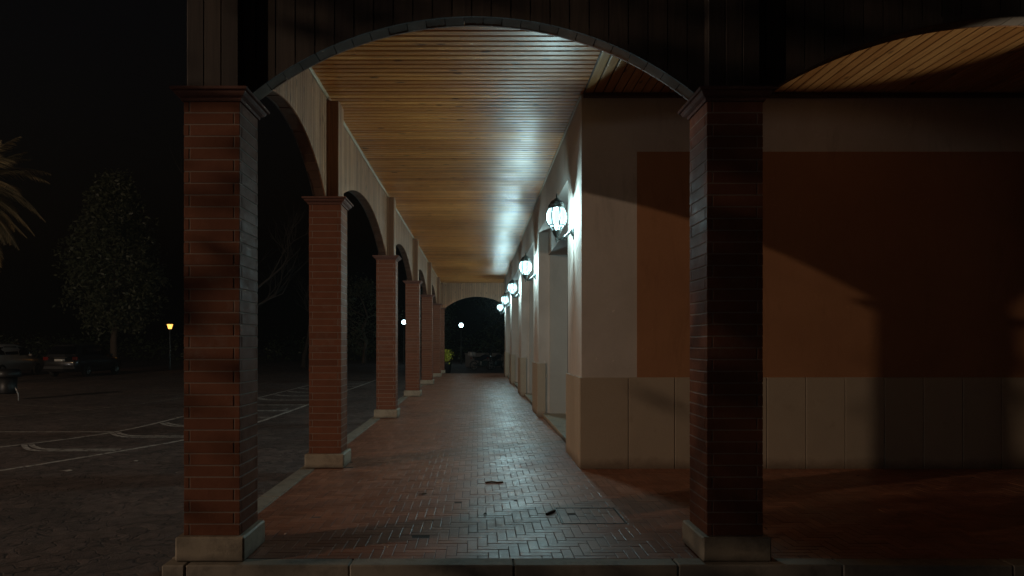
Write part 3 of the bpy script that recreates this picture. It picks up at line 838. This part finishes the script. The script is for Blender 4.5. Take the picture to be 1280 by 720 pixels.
# ------------------------------------------------------------------ trees and plants
def leaves(mb, n, fn, size, squash=1.0):
    for _ in range(n):
        p = fn()
        if p is None: continue
        p = Vector(p); s = size*random.uniform(.6,1.3)
        d = Vector((random.gauss(0,1),random.gauss(0,1),random.gauss(0,.8))).normalized()
        e = d.cross(Vector((random.gauss(0,1),random.gauss(0,1),random.gauss(0,1)))).normalized()
        mb.face([p-d*s, p+e*s*.42, p+d*s, p-e*s*.42], random.random())
def tree(name, loc, h, base, prof, nclump, per, csz, lsz, label, m='leaf', group=None, trunk_r=.22, wob=.13):
    r = empty(name, loc, 0, label, 'tree', group)
    t = MB(); pts = [(random.uniform(-.1,.1)*i, random.uniform(-.1,.1)*i, h*.85*i/6) for i in range(7)]
    t.tube(pts, [trunk_r*(1-.14*i) for i in range(7)], 10)
    for i in range(10):
        z = base+(h-base)*random.uniform(.0,.75); a = random.uniform(0,2*PI); rr = prof((z-base)/(h-base))*.8
        t.tube([(0,0,z),(rr*.5*math.cos(a),rr*.5*math.sin(a),z+rr*.2),(rr*math.cos(a),rr*math.sin(a),z+rr*.55)],[.07,.045,.015],6)
    t.build('trunk', M['bark'], r)
    c = MB()
    for _ in range(nclump):
        u = random.random()**.85; z = base+(h-base)*u; a = random.uniform(0,2*PI)
        rr = prof(u)*math.sqrt(random.uniform(.2,1))*random.uniform(.82,1.15)*(1+wob*math.sin(3*a+1.3*z)+wob*.7*math.sin(5*a-1.9*z))
        ctr = Vector((rr*math.cos(a), rr*math.sin(a), z)); s = csz*random.uniform(.5,1.2)
        leaves(c, per, lambda: ctr+Vector((random.gauss(0,s),random.gauss(0,s),random.gauss(0,s*.8))), lsz)
    c.build('crown', M[m], r)
    return r
tree('evergreen_tree', (-25.3,47.5,GZ), 13.2, 2.6, lambda u: 3.5*(math.sin(PI*min(1,(u*.82+.12)))**.7)*(1-.5*u), 950, 24, .34, .15,
     'tall dense evergreen tree with glossy leaves behind the parked cars', trunk_r=.25)
tree('garden_tree', (-9.7,58.5,GZ), 7.0, 1.0, lambda u: 2.6*math.sin(PI*min(1,u*.8+.15)), 130, 22, .45, .13,
     'leafy tree catching light between the second and third brick columns', 'leaf')
tree('garden_tree', (-4.3,64,GZ), 6.6, 1.2, lambda u: 2.2*math.sin(PI*min(1,u*.8+.15)), 120, 22, .45, .13,
     'leafy tree at the left edge of the far arch, behind the white lamp', 'leaf2')
tree('garden_tree', (3.0,70,GZ), 8.5, 1.2, lambda u: 3.4*math.sin(PI*min(1,u*.8+.15)), 130, 20, .6, .16,
     'dark broad tree behind the motorcycles, seen through the far arch', 'leaf2')
tree('evergreen_tree', (-8.6,-.92,GZ), 8.4, .5, lambda u: 2.9*(math.sin(PI*min(1,(u*.82+.12)))**.4)*(1-.3*u), 3300, 5, .35, .115,  # unseen tree, added to block the street light from the arcade front
     'dense evergreen tree added outside the view, left of the camera, to shade the front of the arcade', trunk_r=.22, wob=0)
# hedge along the far side of the lot
hd = MB()
for _ in range(900):
    x = random.uniform(-60,14); ctr = Vector((x, 67+random.uniform(-.8,.8)+.02*abs(x), GZ+random.uniform(.1,2.2)))
    leaves(hd, 8, lambda: ctr+Vector((random.gauss(0,.4),random.gauss(0,.3),random.gauss(0,.3))), .17)
o = hd.build('hedge', M['leaf2']); tag(o, 'long dark hedge along the far side of the parking lot', 'hedge')

def bare_tree(loc, h, seed, label):
    rnd = random.Random(seed); r = empty('bare_tree', loc, 0, label, 'tree')
    b = MB()
    def grow(p, d, L, rad, lev):
        n = 4; pts = [p]; q = Vector(p); dd = Vector(d)
        for i in range(n):
            dd = (dd+Vector((rnd.gauss(0,.12),rnd.gauss(0,.12),rnd.gauss(.04,.08)))).normalized(); q = q+dd*L/n; pts.append(q.copy())
        b.tube(pts, [rad*(1-.5*i/n) for i in range(n+1)], 5 if lev else 8, cap=False)
        if lev >= 4: return
        for i in range(rnd.choice((3,4))):
            k = rnd.randint(2,n); a = rnd.uniform(0,2*PI); side = Vector((math.cos(a),math.sin(a),0))
            nd = (dd*.75+side*rnd.uniform(.35,.8)+Vector((0,0,.25))).normalized()
            grow(pts[k], nd, L*rnd.uniform(.58,.78), rad*.5, lev+1)
    grow(Vector((0,0,0)), Vector((0,0,1)), h*.36, .2, 0)
    b.build('trunk', M['twig'], r); return r
bare_tree((-13.6,36,GZ), 13.5, 3, 'tall leafless tree behind the big left front column')
bare_tree((-12.0,47,GZ), 10.5, 8, 'lower leafless tree between the first and second brick columns')

# palm at the left edge
pm = empty('palm_tree', (-20.9,28,GZ), 0, 'palm tree at the left edge with warm lit drooping fronds', 'palm')
t = MB(); t.tube([(random.uniform(-.03,.03),random.uniform(-.03,.03),8.1*i/24) for i in range(25)], [.30-.06*i/24+(.02 if i%2 else 0) for i in range(25)], 14); t.build('trunk', M['bark'], pm)
f = MB()
def frond(f, a, el, L, droop):
    d = Vector((math.cos(a)*math.cos(el), math.sin(a)*math.cos(el), math.sin(el))); p = Vector((0,0,8.1))+d*.15; pts = [p.copy()]; n = 16
    for i in range(n):
        d = (d+Vector((0,0,-droop/n))).normalized(); p = p+d*L/n; pts.append(p.copy())
    f.tube(pts, [.022*(1-.85*i/n) for i in range(n+1)], 5, random.random(), False)
    for i in range(2, n+1):
        for kk in range(3):
            tt = (i-1+kk/3); i0 = min(n-1,int(tt)); fr_ = tt-i0; base = pts[i0].lerp(pts[i0+1],min(1,fr_)); dd = (pts[i0+1]-pts[i0]).normalized()
            sd_ = dd.cross(Vector((0,0,1)));
            if sd_.length < .05: sd_ = Vector((math.sin(a),-math.cos(a),0))
            sd_.normalize(); ll_ = L*.26*math.sin(PI*min(.97,.12+.86*i/n))+.06
            for s in (1,-1):
                tip = base+(sd_*s*.75+dd*.75+Vector((0,0,-.35+random.uniform(-.15,.15)))).normalized()*ll_*random.uniform(.85,1.1)
                w_ = dd*.014
                mid_ = base.lerp(tip,.5)+Vector((0,0,.03))
                f.face([base-w_, mid_-w_*1.3, tip, mid_+w_*1.3, base+w_], random.random())
for i in range(64):
    el = random.uniform(-1.2,1.25); frond(f, 2*PI*i*.618+random.uniform(-.1,.1), el, random.uniform(2.4,3.2), random.uniform(.9,1.8) if el > -.5 else .5)
for i in range(26):
    frond(f, 2*PI*i*.618, random.uniform(-1.45,-1.0), random.uniform(2.8,3.9), .25)
f.build('fronds', M['frond'], pm)

# yellow-green potted shrub beyond the far arch
ps = empty('potted_shrub', (-1.72,38.0,GZ), 0, 'small bright yellow-green shrub in a dark pot beside the far arch', 'plant')
q = MB(); q.lathe([(.0,.0),(.20,.0),(.26,.55),(.28,.6),(.28,.66),(.24,.66),(.23,.6),(.0,.6)],18,cap=False); q.build('pot', M['black'], ps)
q = MB(); leaves(q, 420, lambda: (random.gauss(0,.13),random.gauss(0,.13),1.03+random.gauss(0,.17)), .06)
q.build('foliage', M['yellowleaf'], ps)

# low white wall and motorcycles beyond the arch
lw = MB(); lw.box((-.9,50,GZ),(6,50.2,.78)); lw.bbox((-.95,49.95,.781),(6.05,50.25,.88),.01)
tag(lw.build('low_wall', M['whitewall']), 'low pale wall behind the parked motorcycles', 'wall')
def motorcycle(loc, rz, label, case):
    r = empty('motorcycle', loc, rz, label, 'motorcycle', 'motorcycles parked beyond the far arch')
    for yy in (-.70,.70):
        w0 = empty('wheel',(0,0,0)); w0.parent = r
        q = MB(); n=24
        q.lathe([(.25,-.05),(.29,-.06),(.31,-.03),(.31,.03),(.29,.06),(.25,.05)],n,cap=False); M4 = Matrix.Translation((0,yy,.31))@Matrix.Rotation(PI/2,4,'Y'); q.transform(M4); q.build('tyre',M['rubber'],w0)
        q = MB(); q.lathe([(.24,-.03),(.255,-.03),(.255,.03),(.24,.03),(.24,-.03)],n,cap=False); q.lathe([(.0,-.05),(.05,-.05),(.05,.05),(.0,.05)],12,cap=False)
        for k in range(6):
            a = 2*PI*k/6; q.tube([(.04*math.cos(a),.04*math.sin(a),0),(.245*math.cos(a),.245*math.sin(a),0)],.012,6)
        q.transform(M4); q.build('rim',M['steel'],w0)
    q = MB()
    q.tube(smooth([(0,-.62,.72),(0,-.2,.74),(0,.1,.84),(0,.42,.90)],4),[.09,.1,.11,.12,.13,.14,.15,.16,.165,.16,.14,.10,.07],12); q.build('fuel_tank',M['bike_blue'],r)
    q = MB(); q.bbox((-.15,-.72,.76),(.15,.02,.86),.04); q.build('seat',M['black'],r)
    q = MB(); q.bbox((-.17,-.28,.28),(.17,.28,.62),.05); q.tube([(.14,.2,.3),(.17,-.2,.26),(.18,-.85,.36)],.045,8); q.build('engine',M['iron'],r)
    q = MB(); q.tube([(0,.0,.7),(0,-.35,.42),(0,-.7,.31)],.035,8); q.tube([(0,.45,.9),(0,.2,.45),(0,-.1,.3)],.03,8); q.build('frame',M['iron'],r)
    q = MB()
    for s in (1,-1): q.tube([(s*.09,.70,.31),(s*.09,.48,.95)],.024,8)
    q.build('fork',M['steel'],r)
    q = MB(); q.tube(smooth([(-.36,.36,1.05),(-.2,.44,1.04),(0,.47,.98),(.2,.44,1.04),(.36,.36,1.05)],4),.016,8); q.build('handlebar',M['iron'],r)
    q = MB(); q.lathe([(.0,.0),(.07,.02),(.09,.08),(.09,.1),(.0,.1)],16,cap=False); q.transform(Matrix.Translation((0,.50,.88))@Matrix.Rotation(-PI/2,4,'X')); q.build('headlight',M['chrome'],r)
    q = MB(); q.prism([(-.18,.56,.98),(.18,.56,.98),(.14,.46,1.34),(-.14,.46,1.34)],(0,.008,.002)); q.build('windscreen',M['car_glass'],r)
    for s in (1,-1):
        q = MB(); q.tube([(s*.2,.42,1.04),(s*.28,.40,1.20)],.008,6); q.lathe([(.0,-.012),(.06,-.01),(.06,.01),(.0,.012)],12,(s*.29,.40,1.23),cap=False); q.build('mirror',M['iron'],r)
    if case:
        q = MB(); q.bbox((-.21,-1.05,.90),(.21,-.66,1.18),.05); q.build('top_case',M['case'],r)
    q = MB(); q.bbox((-.06,-.93,.74),(.06,-.86,.82),.015); q.build('tail_light',M['red'],r)
    return r
motorcycle((.35,43.6,GZ), -1.0, 'motorcycle with a grey top case, left one of the two beyond the far arch', True)
motorcycle((1.25,44.3,GZ), -.75, 'dark motorcycle without a top case, right one of the two beyond the far arch', False)

# ------------------------------------------------------------------ lights
def point(name, loc, P, c, rad):
    l = bpy.data.lights.new(name, 'POINT'); l.energy = P; l.color = c; l.shadow_soft_size = rad
    o = bpy.data.objects.new(name, l); COL.objects.link(o); o.location = loc; return o
WARM = (1.0,.74,.52)
point('street_light', (-23.0,-4.1,7.3), 5200, WARM, .14)
point('post_light', (-30,-4.7,1.35), 1150, (1.0,.92,.88), .6)
point('lot_light', (-23.4,23.6,2.7), 120, (1.0,.66,.36), .12)
s2 = bpy.data.lights.new('palm_fill_spot', 'SPOT'); s2.energy = 170; s2.color = (1,.62,.3); s2.spot_size = math.radians(75); s2.spot_blend = .4; s2.shadow_soft_size = .05  # added spot without a fitting, brightens the palm fronds from below
o = bpy.data.objects.new('palm_fill_spot', s2); COL.objects.link(o); o.location = (-19.6,25.6,GZ+.1)
o.rotation_euler = (Vector((-20.6,27.8,8))-Vector(o.location)).to_track_quat('-Z','Y').to_euler()
for yy in (9.40, 15.5, 21.35, 27.2, 32.9):
    point('lantern_light', (WX-.236, yy, 3.335), 315, (.58,.94,1.0), .05)
sp = bpy.data.lights.new('ceiling_fill_spot', 'SPOT'); sp.energy = 210; sp.color = (1,.93,.74); sp.spot_size = math.radians(36); sp.spot_blend = .3; sp.shadow_soft_size = .03  # unseen spot, added to brighten the porch ceiling in the right bay
o = bpy.data.objects.new('ceiling_fill_spot', sp); COL.objects.link(o); o.location = (5.7,4.6,0.1)
o.rotation_euler = (Vector((4.45,6.5,4.7))-Vector(o.location)).to_track_quat('-Z','Y').to_euler()

w = bpy.data.worlds.new('World'); S.world = w; w.use_nodes = True
bg = w.node_tree.nodes['Background']; sky = w.node_tree.nodes.new('ShaderNodeTexSky'); sky.sky_type = 'NISHITA'; sky.sun_disc = False
sky.sun_elevation = math.radians(-4); sky.sun_rotation = math.radians(200)
w.node_tree.links.new(sky.outputs['Color'], bg.inputs['Color']); bg.inputs['Strength'].default_value = .08

# ------------------------------------------------------------------ thin air volume added to imitate lens glow around the lamps
hz = MB(); hz.box((-75,-14,GZ-1),(24,85,17)); hm = bpy.data.materials.new('glow_haze_volume'); hm.use_nodes = True; hm.node_tree.nodes.clear()
pv = hm.node_tree.nodes.new('ShaderNodeVolumePrincipled'); pv.inputs['Density'].default_value = .0006; pv.inputs['Color'].default_value = (.85,.92,.95,1)
ou = hm.node_tree.nodes.new('ShaderNodeOutputMaterial'); hm.node_tree.links.new(pv.outputs[0], ou.inputs['Volume'])
tag(hz.build('glow_haze', hm), kind='stuff')

# ------------------------------------------------------------------ camera
cam = bpy.data.cameras.new('camera'); co_ = bpy.data.objects.new('camera', cam); COL.objects.link(co_)
co_.location = (0,0,CAMZ); co_.rotation_euler = (PI/2,0,0)
cam.sensor_width = 36; cam.lens = 24.0; cam.shift_x = (640-597)/1280; cam.shift_y = 69/1280
cam.clip_start = .05; cam.clip_end = 1000
S.camera = co_
S.view_settings.view_transform = 'Standard'; S.view_settings.look = 'None'; S.view_settings.exposure = 0; S.view_settings.gamma = 1
S.cycles.use_denoising = True
S.cycles.max_bounces = 8
